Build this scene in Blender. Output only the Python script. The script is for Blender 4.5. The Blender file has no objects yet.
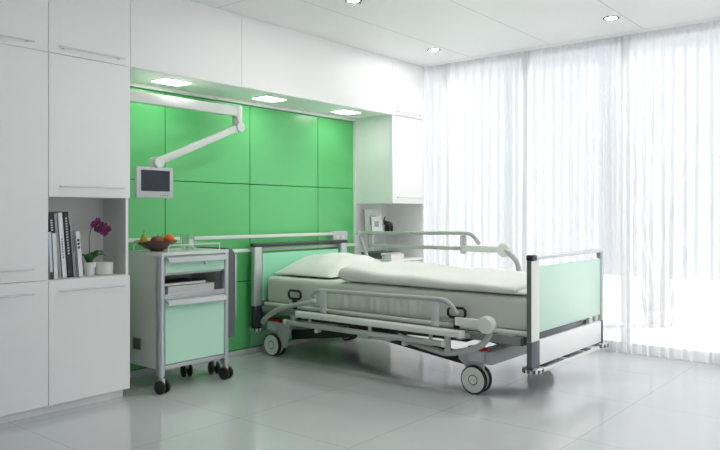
import bpy, bmesh, math, random
from mathutils import Vector, Matrix
random.seed(7)
S = bpy.context.scene
COL = S.collection
PI = math.pi

# ------------------------------------------------------------------ materials
MATS = {}
def mat(name, col, rough=.5, metal=0., coat=0., spec=.5, trans=0., noise=0., nscale=8., bump=0., bscale=60., emis=None, estr=0.):
    m = bpy.data.materials.new(name); m.use_nodes = True
    nt = m.node_tree; b = nt.nodes['Principled BSDF']
    b.inputs['Base Color'].default_value = (*col, 1)
    b.inputs['Roughness'].default_value = rough
    b.inputs['Metallic'].default_value = metal
    b.inputs['Coat Weight'].default_value = coat
    b.inputs['Coat Roughness'].default_value = .08
    b.inputs['Specular IOR Level'].default_value = spec
    b.inputs['Transmission Weight'].default_value = trans
    if emis:
        b.inputs['Emission Color'].default_value = (*emis, 1); b.inputs['Emission Strength'].default_value = estr
    tc = None
    if noise or bump:
        tc = nt.nodes.new('ShaderNodeTexCoord')
    if noise:
        n = nt.nodes.new('ShaderNodeTexNoise'); n.inputs['Scale'].default_value = nscale
        nt.links.new(tc.outputs['Object'], n.inputs['Vector'])
        mr = nt.nodes.new('ShaderNodeMapRange')
        mr.inputs['To Min'].default_value = 1 - noise; mr.inputs['To Max'].default_value = 1 + noise
        nt.links.new(n.outputs['Fac'], mr.inputs['Value'])
        mx = nt.nodes.new('ShaderNodeVectorMath'); mx.operation = 'SCALE'
        mx.inputs[0].default_value = col
        nt.links.new(mr.outputs[0], mx.inputs['Scale'])
        nt.links.new(mx.outputs[0], b.inputs['Base Color'])
    if bump:
        n2 = nt.nodes.new('ShaderNodeTexNoise'); n2.inputs['Scale'].default_value = bscale
        nt.links.new(tc.outputs['Object'], n2.inputs['Vector'])
        bp = nt.nodes.new('ShaderNodeBump'); bp.inputs['Strength'].default_value = bump; bp.inputs['Distance'].default_value = .01
        nt.links.new(n2.outputs['Fac'], bp.inputs['Height']); nt.links.new(bp.outputs[0], b.inputs['Normal'])
    MATS[name] = m
    return m

def seam_mat(name, col, seamcol, sx, ox, sy, oy, w, rough, spec=.5, coat=0., noise=.03):
    """flat colour with thin joints every sx / sy metres (object coordinates)"""
    m = mat(name, col, rough, spec=spec, coat=coat)
    nt = m.node_tree; b = nt.nodes['Principled BSDF']
    tc = nt.nodes.new('ShaderNodeTexCoord'); sp = nt.nodes.new('ShaderNodeSeparateXYZ')
    nt.links.new(tc.outputs['Object'], sp.inputs[0])
    outs = []
    for ax, s_, o_ in (('X', sx, ox), ('Y', sy, oy)):
        if not s_: continue
        a = nt.nodes.new('ShaderNodeMath'); a.operation = 'SUBTRACT'; a.inputs[1].default_value = o_
        nt.links.new(sp.outputs[ax], a.inputs[0])
        p = nt.nodes.new('ShaderNodeMath'); p.operation = 'PINGPONG'; p.inputs[1].default_value = s_ / 2
        nt.links.new(a.outputs[0], p.inputs[0])
        l = nt.nodes.new('ShaderNodeMath'); l.operation = 'LESS_THAN'; l.inputs[1].default_value = w / 2
        nt.links.new(p.outputs[0], l.inputs[0]); outs.append(l)
    f = outs[0]
    if len(outs) > 1:
        f = nt.nodes.new('ShaderNodeMath'); f.operation = 'MAXIMUM'
        nt.links.new(outs[0].outputs[0], f.inputs[0]); nt.links.new(outs[1].outputs[0], f.inputs[1])
    n = nt.nodes.new('ShaderNodeTexNoise'); n.inputs['Scale'].default_value = 2.5; n.inputs['Detail'].default_value = 5
    nt.links.new(tc.outputs['Object'], n.inputs['Vector'])
    mr = nt.nodes.new('ShaderNodeMapRange'); mr.inputs['To Min'].default_value = 1 - noise; mr.inputs['To Max'].default_value = 1 + noise
    nt.links.new(n.outputs['Fac'], mr.inputs['Value'])
    sc = nt.nodes.new('ShaderNodeVectorMath'); sc.operation = 'SCALE'; sc.inputs[0].default_value = col
    nt.links.new(mr.outputs[0], sc.inputs['Scale'])
    mx = nt.nodes.new('ShaderNodeMix'); mx.data_type = 'RGBA'
    nt.links.new(f.outputs[0], mx.inputs['Factor']); nt.links.new(sc.outputs[0], mx.inputs['A'])
    mx.inputs['B'].default_value = (*seamcol, 1)
    nt.links.new(mx.outputs['Result'], b.inputs['Base Color'])
    return m

M_floor = seam_mat('floor_tile', (.57, .595, .60), (.36, .38, .39), .822, 2.509, .777, 2.134, .0035, .13, spec=1.)
M_ceil = seam_mat('ceiling_panel', (.82, .83, .83), (.55, .56, .56), 2.37, 3.05, .747, 2.447, .008, .35)
M_wall = mat('wall_paint', (.80, .81, .80), .6, noise=.015)
M_wall_left = mat('grey_wall_paint', (.28, .29, .30), .6, noise=.02)
M_cab = mat('cabinet_lacquer', (.89, .89, .89), .42, coat=.0, noise=.008, nscale=2)
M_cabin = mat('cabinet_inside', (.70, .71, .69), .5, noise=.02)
M_green = mat('green_glass_panel', (.12, .55, .18), .3, coat=.2, noise=.02, nscale=2)
M_gap = mat('panel_joint', (.02, .12, .04), .7)
M_mint = mat('mint_laminate', (.52, .83, .66), .35, noise=.01)
M_mintbacklit = mat('backlit_mint_panel', (.64, .86, .75), .35, noise=.01)  # footboard copy of the mint, paler to imitate window light behind it
M_mintshade = mat('shaded_mint_panel', (.32, .76, .50), .35, noise=.01)  # headboard copy of the mint, deepened to stand in for shade
M_metal = mat('brushed_aluminium', (.62, .64, .66), .38, metal=.75, noise=.02, nscale=30)
M_white = mat('white_plastic', (.76, .78, .75), .35, noise=.01)
M_grey = mat('grey_paint', (.44, .46, .44), .4, noise=.02)
M_lgrey = mat('light_grey_paint', (.56, .58, .59), .4, noise=.02)
M_lgrey2 = mat('pale_grey_trim', (.74, .75, .76), .4, noise=.01)
M_dgrey = mat('dark_grey_plastic', (.13, .14, .15), .45, noise=.04)
M_dslate = mat('dark_slate_plastic', (.035, .04, .05), .35, noise=.04)
M_mgrey = mat('mid_grey_paint', (.24, .26, .25), .4, noise=.02)
M_side = mat('grey_green_trim', (.12, .15, .135), .5, noise=.02)
M_slate = mat('slate_plastic', (.10, .115, .13), .4, noise=.04)
M_black = mat('black_plastic', (.014, .015, .016), .45, noise=.05)
M_rubber = mat('black_rubber', (.02, .02, .02), .6, noise=.05)
M_chrome = mat('chrome', (.82, .82, .83), .15, metal=1., noise=.01)
M_red = mat('red_pedal', (.50, .015, .02), .4, noise=.03)
M_sheet = mat('white_cotton', (.66, .68, .62), .85, spec=.2, noise=.02, bump=.15, bscale=14)
M_pillow = mat('pillow_cotton', (.75, .76, .72), .85, spec=.2, noise=.02, bump=.25, bscale=9)
M_screen = mat('dark_screen', (.012, .02, .035), .12, noise=.02)
M_paper = mat('paper_pages', (.74, .74, .71), .8, noise=.03, nscale=80)
M_bwhite = mat('white_book_cover', (.80, .81, .82), .45, noise=.01)
M_bblack = mat('black_book_cover', (.018, .018, .02), .4, noise=.05)
M_bgrey = mat('grey_book_cover', (.33, .36, .37), .45, noise=.03)
M_bblue = mat('pale_blue_book_cover', (.55, .63, .70), .45, noise=.02)
M_bgreen = mat('dark_green_binder', (.10, .15, .13), .5, noise=.04)
M_ink = mat('ink', (.05, .05, .055), .6)
M_silverink = mat('silver_ink', (.5, .5, .5), .5)
M_ceramic = mat('white_ceramic', (.76, .77, .74), .4, noise=.01)
M_leaf = mat('orchid_leaf', (.03, .13, .03), .4, noise=.25, nscale=20)
M_stem = mat('orchid_stem', (.08, .12, .05), .5, noise=.2, nscale=40)
M_petal = mat('magenta_petal', (.23, .012, .13), .55, noise=.45, nscale=50)
M_petal2 = mat('deep_purple_petal', (.09, .008, .06), .55, noise=.45, nscale=50)
M_bowl = mat('dark_glazed_bowl', (.12, .06, .05), .16, coat=.5, noise=.15, nscale=12)
M_apple = mat('dark_red_apple', (.22, .025, .02), .3, coat=.3, noise=.35, nscale=25)
M_apple2 = mat('yellow_red_apple', (.38, .13, .03), .3, coat=.3, noise=.4, nscale=25)
M_orange = mat('orange_skin', (.72, .13, .015), .45, noise=.12, nscale=60, bump=.2, bscale=200)
M_pear = mat('yellow_pear_skin', (.50, .40, .03), .4, noise=.25, nscale=20)
M_soil = mat('plant_soil', (.05, .035, .025), .9, noise=.3, nscale=60)
M_bark = mat('pale_bark', (.50, .49, .48), .9, noise=.1, nscale=30)
M_terrace = mat('terrace_concrete', (.74, .74, .73), .9, noise=.04, nscale=5)
M_figure = mat('black_ebony', (.012, .012, .013), .35, noise=.1)
M_photo = mat('grey_photo_print', (.36, .38, .39), .5, noise=.35, nscale=25)
M_lamp = mat('lamp_diffuser', (.9, .9, .9), .5, emis=(1, .98, .94), estr=6)
M_lamp2 = mat('downlight_lens', (.9, .9, .9), .5, emis=(1, .985, .965), estr=160)
M_frame = mat('window_frame_paint', (.84, .85, .86), .4, noise=.01)

def glass_mat():
    m = bpy.data.materials.new('window_glass'); m.use_nodes = True
    nt = m.node_tree; nt.nodes.clear()
    o = nt.nodes.new('ShaderNodeOutputMaterial'); t = nt.nodes.new('ShaderNodeBsdfTransparent')
    t.inputs[0].default_value = (.975, .975, .975, 1)
    g = nt.nodes.new('ShaderNodeBsdfGlossy'); g.inputs['Roughness'].default_value = .02
    fr = nt.nodes.new('ShaderNodeFresnel'); fr.inputs['IOR'].default_value = 1.3
    mx = nt.nodes.new('ShaderNodeMixShader')
    nt.links.new(fr.outputs[0], mx.inputs[0]); nt.links.new(t.outputs[0], mx.inputs[1]); nt.links.new(g.outputs[0], mx.inputs[2])
    nt.links.new(mx.outputs[0], o.inputs[0])
    return m
M_glass = glass_mat()
def tumbler_mat():
    m = mat('clear_glass', (.95, .97, .96), .05, trans=1.0)
    return m
M_tumbler = tumbler_mat()
def sheer_mat():
    m = bpy.data.materials.new('sheer_voile'); m.use_nodes = True
    nt = m.node_tree; nt.nodes.clear()
    o = nt.nodes.new('ShaderNodeOutputMaterial'); t = nt.nodes.new('ShaderNodeBsdfTransparent')
    tr = nt.nodes.new('ShaderNodeBsdfTranslucent'); d = nt.nodes.new('ShaderNodeBsdfDiffuse')
    tr.inputs[0].default_value = (.93, .95, .97, 1); d.inputs[0].default_value = (.90, .92, .94, 1)
    a = nt.nodes.new('ShaderNodeMixShader'); a.inputs[0].default_value = .45
    nt.links.new(tr.outputs[0], a.inputs[1]); nt.links.new(d.outputs[0], a.inputs[2])
    w = nt.nodes.new('ShaderNodeTexWave'); w.bands_direction = 'Z'; w.inputs['Scale'].default_value = 180
    tc = nt.nodes.new('ShaderNodeTexCoord'); nt.links.new(tc.outputs['Object'], w.inputs['Vector'])
    mr = nt.nodes.new('ShaderNodeMapRange'); mr.inputs['To Min'].default_value = .26; mr.inputs['To Max'].default_value = .32
    nt.links.new(w.outputs['Fac'], mr.inputs['Value'])
    mx = nt.nodes.new('ShaderNodeMixShader')
    nt.links.new(mr.outputs[0], mx.inputs[0]); nt.links.new(a.outputs[0], mx.inputs[1]); nt.links.new(t.outputs[0], mx.inputs[2])
    nt.links.new(mx.outputs[0], o.inputs[0])
    return m
M_sheer = sheer_mat()

# ------------------------------------------------------------------ mesh kit
def smooth_path(pts, n=2):
    p = [Vector(q) for q in pts]
    for _ in range(n):
        q = [p[0]]
        for a, b in zip(p[:-1], p[1:]):
            q += [a.lerp(b, .25), a.lerp(b, .75)]
        q.append(p[-1]); p = q
    return p

class M:
    def __init__(s): s.bm = bmesh.new(); s.mi = 0
    def _add(s, t, mx=None):
        if mx is not None: bmesh.ops.transform(t, matrix=mx, verts=t.verts)
        for f in t.faces: f.material_index = s.mi
        me = bpy.data.meshes.new('tmp'); t.to_mesh(me); t.free()
        s.bm.from_mesh(me); bpy.data.meshes.remove(me)
        return s
    def box(s, x0, x1, y0, y1, z0, z1, bev=0., seg=2, mx=None):
        t = bmesh.new(); bmesh.ops.create_cube(t, size=1)
        for v in t.verts:
            v.co = Vector(((x0 + x1) / 2 + v.co.x * (x1 - x0), (y0 + y1) / 2 + v.co.y * (y1 - y0), (z0 + z1) / 2 + v.co.z * (z1 - z0)))
        if bev: bmesh.ops.bevel(t, geom=t.edges[:], offset=bev, segments=seg, profile=.5, affect='EDGES')
        return s._add(t, mx)
    def vbox(s, x0, x1, y0, y1, z0, z1, rad, seg=4, mx=None):
        """box with only its vertical edges rounded"""
        t = bmesh.new(); bmesh.ops.create_cube(t, size=1)
        for v in t.verts:
            v.co = Vector(((x0 + x1) / 2 + v.co.x * (x1 - x0), (y0 + y1) / 2 + v.co.y * (y1 - y0), (z0 + z1) / 2 + v.co.z * (z1 - z0)))
        ed = [e for e in t.edges if abs(e.verts[0].co.z - e.verts[1].co.z) > 1e-6]
        bmesh.ops.bevel(t, geom=ed, offset=rad, segments=seg, profile=.5, affect='EDGES')
        return s._add(t, mx)
    def tube(s, pts, r, seg=8, closed=False, sm=0, r_end=None, flat=1.):
        p = smooth_path(pts, sm) if sm else [Vector(q) for q in pts]
        t = bmesh.new(); n = len(p); rings = []
        prev = None
        for i in range(n):
            if closed: d = (p[(i + 1) % n] - p[i - 1])
            else: d = p[min(i + 1, n - 1)] - p[max(i - 1, 0)]
            d.normalize()
            if prev is None:
                up = Vector((0, 0, 1)) if abs(d.z) < .9 else Vector((1, 0, 0))
                a = up - d * up.dot(d)
            else:
                a = prev - d * prev.dot(d)
            a.normalize(); prev = a; b = d.cross(a)
            rr = r if r_end is None else r + (r_end - r) * i / (n - 1)
            rings.append([t.verts.new(p[i] + (a * math.cos(k * 2 * PI / seg) + b * math.sin(k * 2 * PI / seg) * flat) * rr) for k in range(seg)])
        for i in range(n if closed else n - 1):
            A, B = rings[i], rings[(i + 1) % n]
            for k in range(seg):
                t.faces.new((A[k], A[(k + 1) % seg], B[(k + 1) % seg], B[k]))
        if not closed:
            t.faces.new(list(reversed(rings[0]))); t.faces.new(rings[-1])
        return s._add(t)
    def lathe(s, prof, c, axis='Z', seg=24, mx=None):
        """prof: list of (radius, height along the axis)"""
        t = bmesh.new(); rings = []
        for r, h in prof:
            if r < 1e-6: rings.append([t.verts.new((0, 0, h))])
            else: rings.append([t.verts.new((r * math.cos(k * 2 * PI / seg), r * math.sin(k * 2 * PI / seg), h)) for k in range(seg)])
        for A, B in zip(rings[:-1], rings[1:]):
            for k in range(seg):
                k2 = (k + 1) % seg
                if len(A) == 1 and len(B) == 1: continue
                if len(A) == 1: t.faces.new((A[0], B[k2], B[k]))
                elif len(B) == 1: t.faces.new((A[k], A[k2], B[0]))
                else: t.faces.new((A[k], A[k2], B[k2], B[k]))
        for R, rev in ((rings[0], True), (rings[-1], False)):
            if len(R) > 2: t.faces.new(list(reversed(R)) if rev else R)
        m = Matrix.Translation(Vector(c))
        if axis == 'X': m = m @ Matrix.Rotation(PI / 2, 4, 'Y')
        if axis == 'Y': m = m @ Matrix.Rotation(-PI / 2, 4, 'X')
        bmesh.ops.recalc_face_normals(t, faces=t.faces[:])
        return s._add(t, (mx @ m) if mx is not None else m)
    def cyl(s, p0, p1, r, seg=12): return s.tube([p0, p1], r, seg)
    def ball(s, c, r, sc=(1, 1, 1), rot=None, seg=14):
        t = bmesh.new(); bmesh.ops.create_uvsphere(t, u_segments=seg, v_segments=max(6, seg * 2 // 3), radius=r)
        m = Matrix.Translation(Vector(c))
        if rot is not None: m = m @ rot
        m = m @ Matrix.Diagonal((*sc, 1))
        return s._add(t, m)
    def prism(s, poly, y0, y1, axis='Y', bev=0.):
        """poly of 2D points swept along an axis: axis Y -> (x,z) points, axis X -> (y,z) points, axis Z -> (x,y)"""
        t = bmesh.new()
        def P(a, b, h):
            return {'Y': (a, h, b), 'X': (h, a, b), 'Z': (a, b, h)}[axis]
        A = [t.verts.new(P(a, b, y0)) for a, b in poly]; B = [t.verts.new(P(a, b, y1)) for a, b in poly]
        n = len(poly)
        t.faces.new(A); t.faces.new(list(reversed(B)))
        for k in range(n): t.faces.new((A[k], A[(k + 1) % n], B[(k + 1) % n], B[k]))
        bmesh.ops.recalc_face_normals(t, faces=t.faces[:])
        if bev: bmesh.ops.bevel(t, geom=t.edges[:], offset=bev, segments=2, profile=.5, affect='EDGES')
        return s._add(t)
    def grid(s, fn, nu, nv, closed_u=False, closed_v=False):
        t = bmesh.new()
        V = [[t.verts.new(fn(i / (nu if closed_u else nu - 1), j / (nv if closed_v else nv - 1))) for j in range(nv)] for i in range(nu)]
        for i in range(nu if closed_u else nu - 1):
            for j in range(nv if closed_v else nv - 1):
                t.faces.new((V[i][j], V[(i + 1) % nu][j], V[(i + 1) % nu][(j + 1) % nv], V[i][(j + 1) % nv]))
        return s._add(t)
    def build(s, name, mats, parent=None, angle=38, origin=None):
        me = bpy.data.meshes.new(name)
        if not isinstance(mats, (list, tuple)): mats = [mats]
        off = Vector((0, 0, 0))
        if parent is not None:
            q = parent
            while q is not None: off += q.location; q = q.parent
        loc = Vector((0, 0, 0))
        if parent is None:
            if origin is None:
                xs = [v.co for v in s.bm.verts]
                lo = Vector([min(v[i] for v in xs) for i in range(3)]); hi = Vector([max(v[i] for v in xs) for i in range(3)])
                origin = Vector(((lo.x + hi.x) / 2, (lo.y + hi.y) / 2, lo.z))
            loc = Vector(origin); off = loc
        bmesh.ops.translate(s.bm, verts=s.bm.verts, vec=-off)
        s.bm.to_mesh(me); s.bm.free()
        for m in mats: me.materials.append(m)
        for f in me.polygons: f.use_smooth = True
        me.set_sharp_from_angle(angle=math.radians(angle))
        o = bpy.data.objects.new(name, me); COL.objects.link(o); o.location = loc
        if parent is not None: o.parent = parent
        return o

def tag(o, label, cat, group=None, kind=None):
    o['label'] = label; o['category'] = cat
    if group: o['group'] = group
    if kind: o['kind'] = kind
    return o
def thing(name, loc, label, cat, group=None):
    o = bpy.data.objects.new(name, None); COL.objects.link(o); o.location = loc
    o.empty_display_size = .1
    return tag(o, label, cat, group)
def struct(m, name, mats, parent=None, **k):
    o = m.build(name, mats, parent, **k)
    if parent is None: o['kind'] = 'structure'
    return o
def box(*a, **k): return M().box(*a, **k)

# ------------------------------------------------------------------ the room
H = 2.49
XW = 5.72            # window plane
Y0, YB = -2.4, 4.21  # room depth
XL = -2.2
struct(box(XL, 5.86, Y0, YB + .02, -.1, 0), 'floor', M_floor, origin=(0, 0, 0))
struct(box(XL, 5.42, Y0, YB + .02, H, H + .12), 'ceiling', M_ceil, origin=(0, 0, 0))
struct(box(XL, 5.95, YB, YB + .15, 0, H + .12), 'wall_back', M_wall)
struct(box(XL - .15, XL, Y0, YB, 0, H + .12), 'wall_left', M_wall_left)
wf = M(); wf.box(XL, 5.95, Y0 - .15, Y0, 0, .25); wf.box(XL, 5.95, Y0 - .15, Y0, 2.35, H + .12); wf.box(XL, 1.0, Y0 - .15, Y0, .25, 2.35); wf.box(5.4, 5.95, Y0 - .15, Y0, .25, 2.35)
struct(wf, 'wall_front', M_wall)
# head of the window wall: a shallow curtain pocket beside the ceiling board
pk = M(); pk.box(5.42, 5.86, Y0, YB, H + .06, H + .12); pk.box(5.68, 5.86, Y0, YB, H + .03, H + .06)
struct(box(5.424, 5.535, Y0, YB, H + .002, H + .0599), 'trim_4', M_lgrey2)
struct(pk, 'wall_right', M_wall)
# green panels lining the niche behind the bed
wb = bpy.data.objects['wall_back']
xs = [2.387, 2.944, 3.732, 4.521, 5.020]; zs = [.045, .573, 1.335, 1.955]
for i in range(4):
    for j in range(3):
        g = .003
        box(xs[i] + g, xs[i + 1] - g, 4.19, 4.209, zs[j] + g, zs[j + 1] - g, .0015, 1).build('green_panel', M_green, wb)
box(2.387, 5.02, 4.2, 4.2095, .04, 1.96).build('panel_backing', M_gap, wb)
struct(box(2.387, 5.0, 4.175, 4.209, 0, .042, .003), 'baseboard_back', M_lgrey)
struct(box(2.39, 5.018, 4.165, 4.209, 1.957, 1.984, .002), 'trim_1', M_white)      # light strip on top of the panels
struct(box(5.0, 5.018, 4.17, 4.209, .05, 1.957, .002), 'trim_2', M_white)          # end strip beside the panels

# windows: bays between mullions
ys = [4.2, 3.63, 2.80, 1.93, 1.06, .19, -.68, -1.55, Y0]
fb = M()
ws = []
for i in range(len(ys) - 1):
    a, b = ys[i + 1], ys[i]
    w = M()
    if i: w.box(XW - .03, XW + .05, b - .03, b + .03, .0, H + .03, .004)
    w.box(XW - .03, XW + .05, a + .031, b - .031, .0, .065, .004)
    w.box(XW - .03, XW + .05, a + .031, b - .031, H - .01, H + .03, .004)
    o = struct(w, 'window_%d' % (i + 1), M_frame)
    box(XW + .005, XW + .011, a + .032, b - .032, .065, H - .01).build('pane', M_glass, o)
for k in range(4):  # unseen glazing behind the camera, added to let in fill light
    a, b = 1.0 + 1.1 * k, 1.0 + 1.1 * (k + 1)
    w = M()
    w.box(a, a + .05, Y0 - .1, Y0 - .04, .25, 2.35, .004); w.box(b - .05, b, Y0 - .1, Y0 - .04, .25, 2.35, .004)
    w.box(a + .05, b - .05, Y0 - .1, Y0 - .04, .25, .31, .004); w.box(a + .05, b - .05, Y0 - .1, Y0 - .04, 2.29, 2.35, .004)
    o = struct(w, 'window_%d' % (10 + k), M_frame)
    box(a + .051, b - .051, Y0 - .073, Y0 - .067, .31, 2.29).build('pane', M_glass, o)
# sheer curtain, pleated
def curtain():
    m = M(); ya, yb = 4.0, Y0 + .05; n = 1500
    ph = []; p = 0
    for i in range(n):
        y = ya + (yb - ya) * i / (n - 1)
        lam = .080 + .016 * math.sin(y * 2.3) + .010 * math.sin(y * 5.1 + 1)
        p += 2 * PI * abs(yb - ya) / n / lam; ph.append(p)
    def fn(u, v):
        i = min(n - 1, int(round(u * (n - 1)))); y = ya + (yb - ya) * u
        amp = (.014 + .008 * v) * (.85 + .2 * math.sin(y * 3.7))
        z = H + .05 - v * (H + .04)
        x = 5.578 + amp * math.sin(ph[i]) + .006 * math.sin(ph[i] * 2 + v * 2) + .004 * math.sin(y * 9 + v * 5)
        return (x, y + .012 * math.sin(ph[i] * .5 + v * 3) * v, z)
    m.grid(fn, n, 9)
    return tag(m.build('sheer_curtain', M_sheer, angle=180), 'long white sheer pleated curtain hanging across the whole window wall', 'curtain')
curtain()

# outside
struct(box(-6, 14, -12, 12, -.35, -.12), 'terrace', M_terrace)
def fan_tree():
    m = M(); rnd = random.Random(3)
    for k in range(26):
        a = -1 + 2 * (k + .5) / 26 + rnd.uniform(-.05, .05)
        h = 2.75 - .9 * abs(a) ** 1.4 + rnd.uniform(-.35, .2)
        bx, by = 8.0 + rnd.uniform(-.12, .12), 2.33 - a * .10
        pts = []
        for t in range(6):
            q = t / 5
            pts.append((bx + rnd.uniform(-.3, .3) * q * q, by - a * .95 * q ** 1.5 + rnd.uniform(-.02, .02), -.12 + h * q))
        m.tube(pts, .014, 6, sm=1, r_end=.004)
        for t in range(5):
            q0 = pts[rnd.randint(2, 4)]; s_ = rnd.choice((-1, 1))
            m.tube([q0, (q0[0] + .02, q0[1] + s_ * .07, q0[2] + .16), (q0[0] + .03, q0[1] + s_ * .11, q0[2] + .36)], .006, 5, r_end=.002)
    return tag(m.build('bare_tree', M_bark), 'bare many-stemmed tree outside, faint behind the sheer curtain', 'tree')
fan_tree()

# downlights
def downlight(x, y, label):
    r = thing('recessed_downlight', (x, y, H), label, 'ceiling light', 'round downlights in the ceiling')
    M().lathe([(.056, .0), (.056, -.004), (.040, -.004), (.037, .0)], (x, y, H), seg=28).build('trim_ring', M_slate, r)
    M().lathe([(0, -.0015), (.0365, -.0015), (.0365, -.003), (0, -.003)], (x, y, H), seg=28).build('lens', M_lamp2, r)
    for s_ in (-1, 1):
        box(x + s_ * .058 - .012, x + s_ * .058 + .012, y - .006, y + .006, H - .007, H - .0002, .001).build('spring_clip', M_slate, r)
    return r
downlight(4.99, 3.29, 'small round downlight in the ceiling near the curtain corner above the bed head')
downlight(4.98, 1.784, 'round downlight in the ceiling beside the curtain above the bed foot')
downlight(3.50, 2.93, 'round downlight at the top edge in the middle of the ceiling')
for x, y, w in ((2.2, 2.25, 'nearest the bedside cart'), (3.5, 1.43, 'second from the one at the top edge'), (3.5, -.07, 'third of the middle row'), (4.98, .28, 'beside the curtain, third of its row'), (3.5, -1.57, 'last of the middle row'), (4.98, -1.22, 'beside the curtain, last of its row')):
    downlight(x, y, 'added round fill downlight, out of view, ' + w)  # unseen downlights, added to brighten the cabinets and room
# ------------------------------------------------------------------ cabinets
YF = 3.75
def handle(parent, x0, x1, z, y=YF):
    m = M(); yb = y - .028
    m.tube([(x0, yb, z), (x1, yb, z)], .0055, 10)
    for x in (x0 + .03, x1 - .03): m.cyl((x, yb, z), (x, y + .001, z), .005, 10)
    return m.build('handle', M_lgrey2, parent)
def door(parent, x0, x1, z0, z1, hz=None, hx=None):
    g = .0015
    d = box(x0 + g, x1 - g, YF, YF + .02, z0 + g, z1 - g, .0012, 1).build('door', M_cab, parent)
    if hz: handle(d, hx[0], hx[1], hz)
    return d
DT = 2.47
def tall(x0, x1, doors, label, hx, niche=None):
    r = thing('tall_cabinet', ((x0 + x1) / 2, YF + .2, 0), label, 'cabinet')
    c = M(); a, b = x0 + .0005, x1 - .0005; t = .018; yf = YF + .021; yb = 4.2
    tl = .004 if niche else t
    c.box(a, a + tl, yf, yb, .05, DT); c.box(b - t, b, yf, yb, .05, DT)
    c.box(a + tl, b - t, yb - .01, yb, .05, DT); c.box(a + t, b - t, yf, yb - .01, .05, .05 + t); c.box(a + t, b - t, yf, yb - .01, DT - t, DT)
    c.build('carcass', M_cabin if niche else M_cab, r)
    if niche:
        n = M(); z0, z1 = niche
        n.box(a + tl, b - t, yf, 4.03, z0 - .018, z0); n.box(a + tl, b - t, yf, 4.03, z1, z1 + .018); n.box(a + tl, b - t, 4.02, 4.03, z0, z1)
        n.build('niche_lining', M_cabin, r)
        box(b - t, b, yf - .001, yf, z0, z1).build('edge_band', M_cab, r)
    box(a, b - .022 if x1 > 2.38 and x1 < 2.4 else b, YF + .045, YF + .06, 0, .05).build('plinth', M_cab, r)
    for z0, z1, hz in doors: door(r, x0, x1, z0, z1, hz, hx)
    box(a, b, YF + .004, yb, DT, H - .001).build('top_filler', M_cab, r)
    return r
tall(1.884, 2.387, [(.05, .735, .676), (1.194, 1.985, 1.253), (1.985, DT, 2.022)],
     'tall white cabinet with an open niche holding books and an orchid', (1.935, 2.335), niche=(.737, 1.194))
tall(1.006, 1.884, [(.05, .737, .672), (.737, 1.985, .805), (1.985, DT, 2.022)],
     'plain tall white cabinet at the left edge of the photo, without niche', (1.1, 1.793))
# overhead units bridging the green niche
def overhead(x0, x1, label):
    r = thing('overhead_cabinet', ((x0 + x1) / 2, YF + .2, 1.985), label, 'cabinet', 'overhead cabinets above the green wall')
    box(x0 + .0005, x1 - .0005, YF + .021, 4.2, 1.985, DT).build('carcass', M_cab, r)
    door(r, x0, x1, 1.985, DT)
    box(x0 + .0005, x1 - .0005, YF + .004, 4.2, DT, H - .001).build('top_filler', M_cab, r)
    return r
overhead(2.387, 3.265, 'shorter white overhead cabinet above the monitor arm')
overhead(3.265, 5.02, 'longer white overhead cabinet above the head of the bed')
def soffit_light(x, label):
    r = thing('panel_light', (x, 3.945, 1.985), label, 'light', 'square lights under the overhead cabinets')
    M().box(x - .115, x + .115, 3.86, 4.03, 1.979, 1.9848, .002).build('light_frame', M_white, r)
    box(x - .105, x + .105, 3.87, 4.02, 1.9765, 1.979).build('diffuser', M_lamp, r)
soffit_light(2.82, 'flat lit light under the overhead cabinet, above the monitor arm')
soffit_light(3.71, 'flat lit light under the overhead cabinet, middle of the three')
soffit_light(4.61, 'flat lit light under the overhead cabinet, nearest the corner shelves')
# right corner unit
def corner_unit():
    x0, x1 = 5.02, 5.52; yf = YF + .021; t = .018; a, b = x0 + .0005, x1; zb = 1.196
    r = thing('corner_cabinet', (5.27, 3.95, 0), 'tall white corner cabinet by the curtain with open shelves below its doors', 'cabinet')
    c = M()
    c.box(a, a + t, yf, 4.2, zb, DT); c.box(b - t, b, yf - .02, 4.2, 0, zb); c.box(b - t, b, yf, 4.2, zb, DT)
    c.box(a + t, b - t, 4.19, 4.2, zb, DT); c.box(a + t, b - t, yf, 4.19, zb, zb + t); c.box(a + t, b - t, yf, 4.19, DT - t, DT)
    c.box(a, b - t, 4.18, 4.2, 0, zb)
    c.build('carcass', M_cab, r)
    for z in (.938, .690):
        box(a, b - t - .001, yf - .015, 4.179, z - .02, z, .0015, 1).build('shelf', M_cab, r)
    box(a, b - t - .001, yf, 4.179, .05, .42).build('base_box', M_cab, r)
    door(r, x0, x1, zb, 1.985, 1.25, (5.065, 5.475)); door(r, x0, x1, 1.985, DT, 2.022, (5.065, 5.475))
    box(a, b, YF + .004, 4.2, DT, H - .001).build('top_filler', M_cab, r)
corner_unit()

# ------------------------------------------------------------------ wall rails
def rail(z, x0, x1, label):
    m = M(); m.box(x0, x1, 4.135, 4.147, z - .0125, z + .0125, .002)
    for k in range(4):
        x = x0 + .15 + (x1 - x0 - .3) * k / 3; m.cyl((x, 4.146, z), (x, 4.19, z), .009, 10)
    tag(m.build('equipment_rail', M_white), label, 'rail', 'wall rails behind the bed')
rail(.925, 2.41, 4.66, 'upper white equipment rail on the green wall')
rail(.818, 3.1, 4.98, 'lower white equipment rail running behind the headboard')
wx = M(); wx.box(4.665, 4.86, 4.137, 4.189, .835, .945, .008)
o = tag(wx.build('socket_box', M_lgrey), 'light grey service box on the green wall behind the bed head corner', 'socket box')
for k in range(2): M().lathe([(0, 0), (.018, 0), (.018, .004), (0, .004)], (4.72 + k * .075, 4.1335, .89), 'Y', 16).build('socket', M_white, o)

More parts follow.
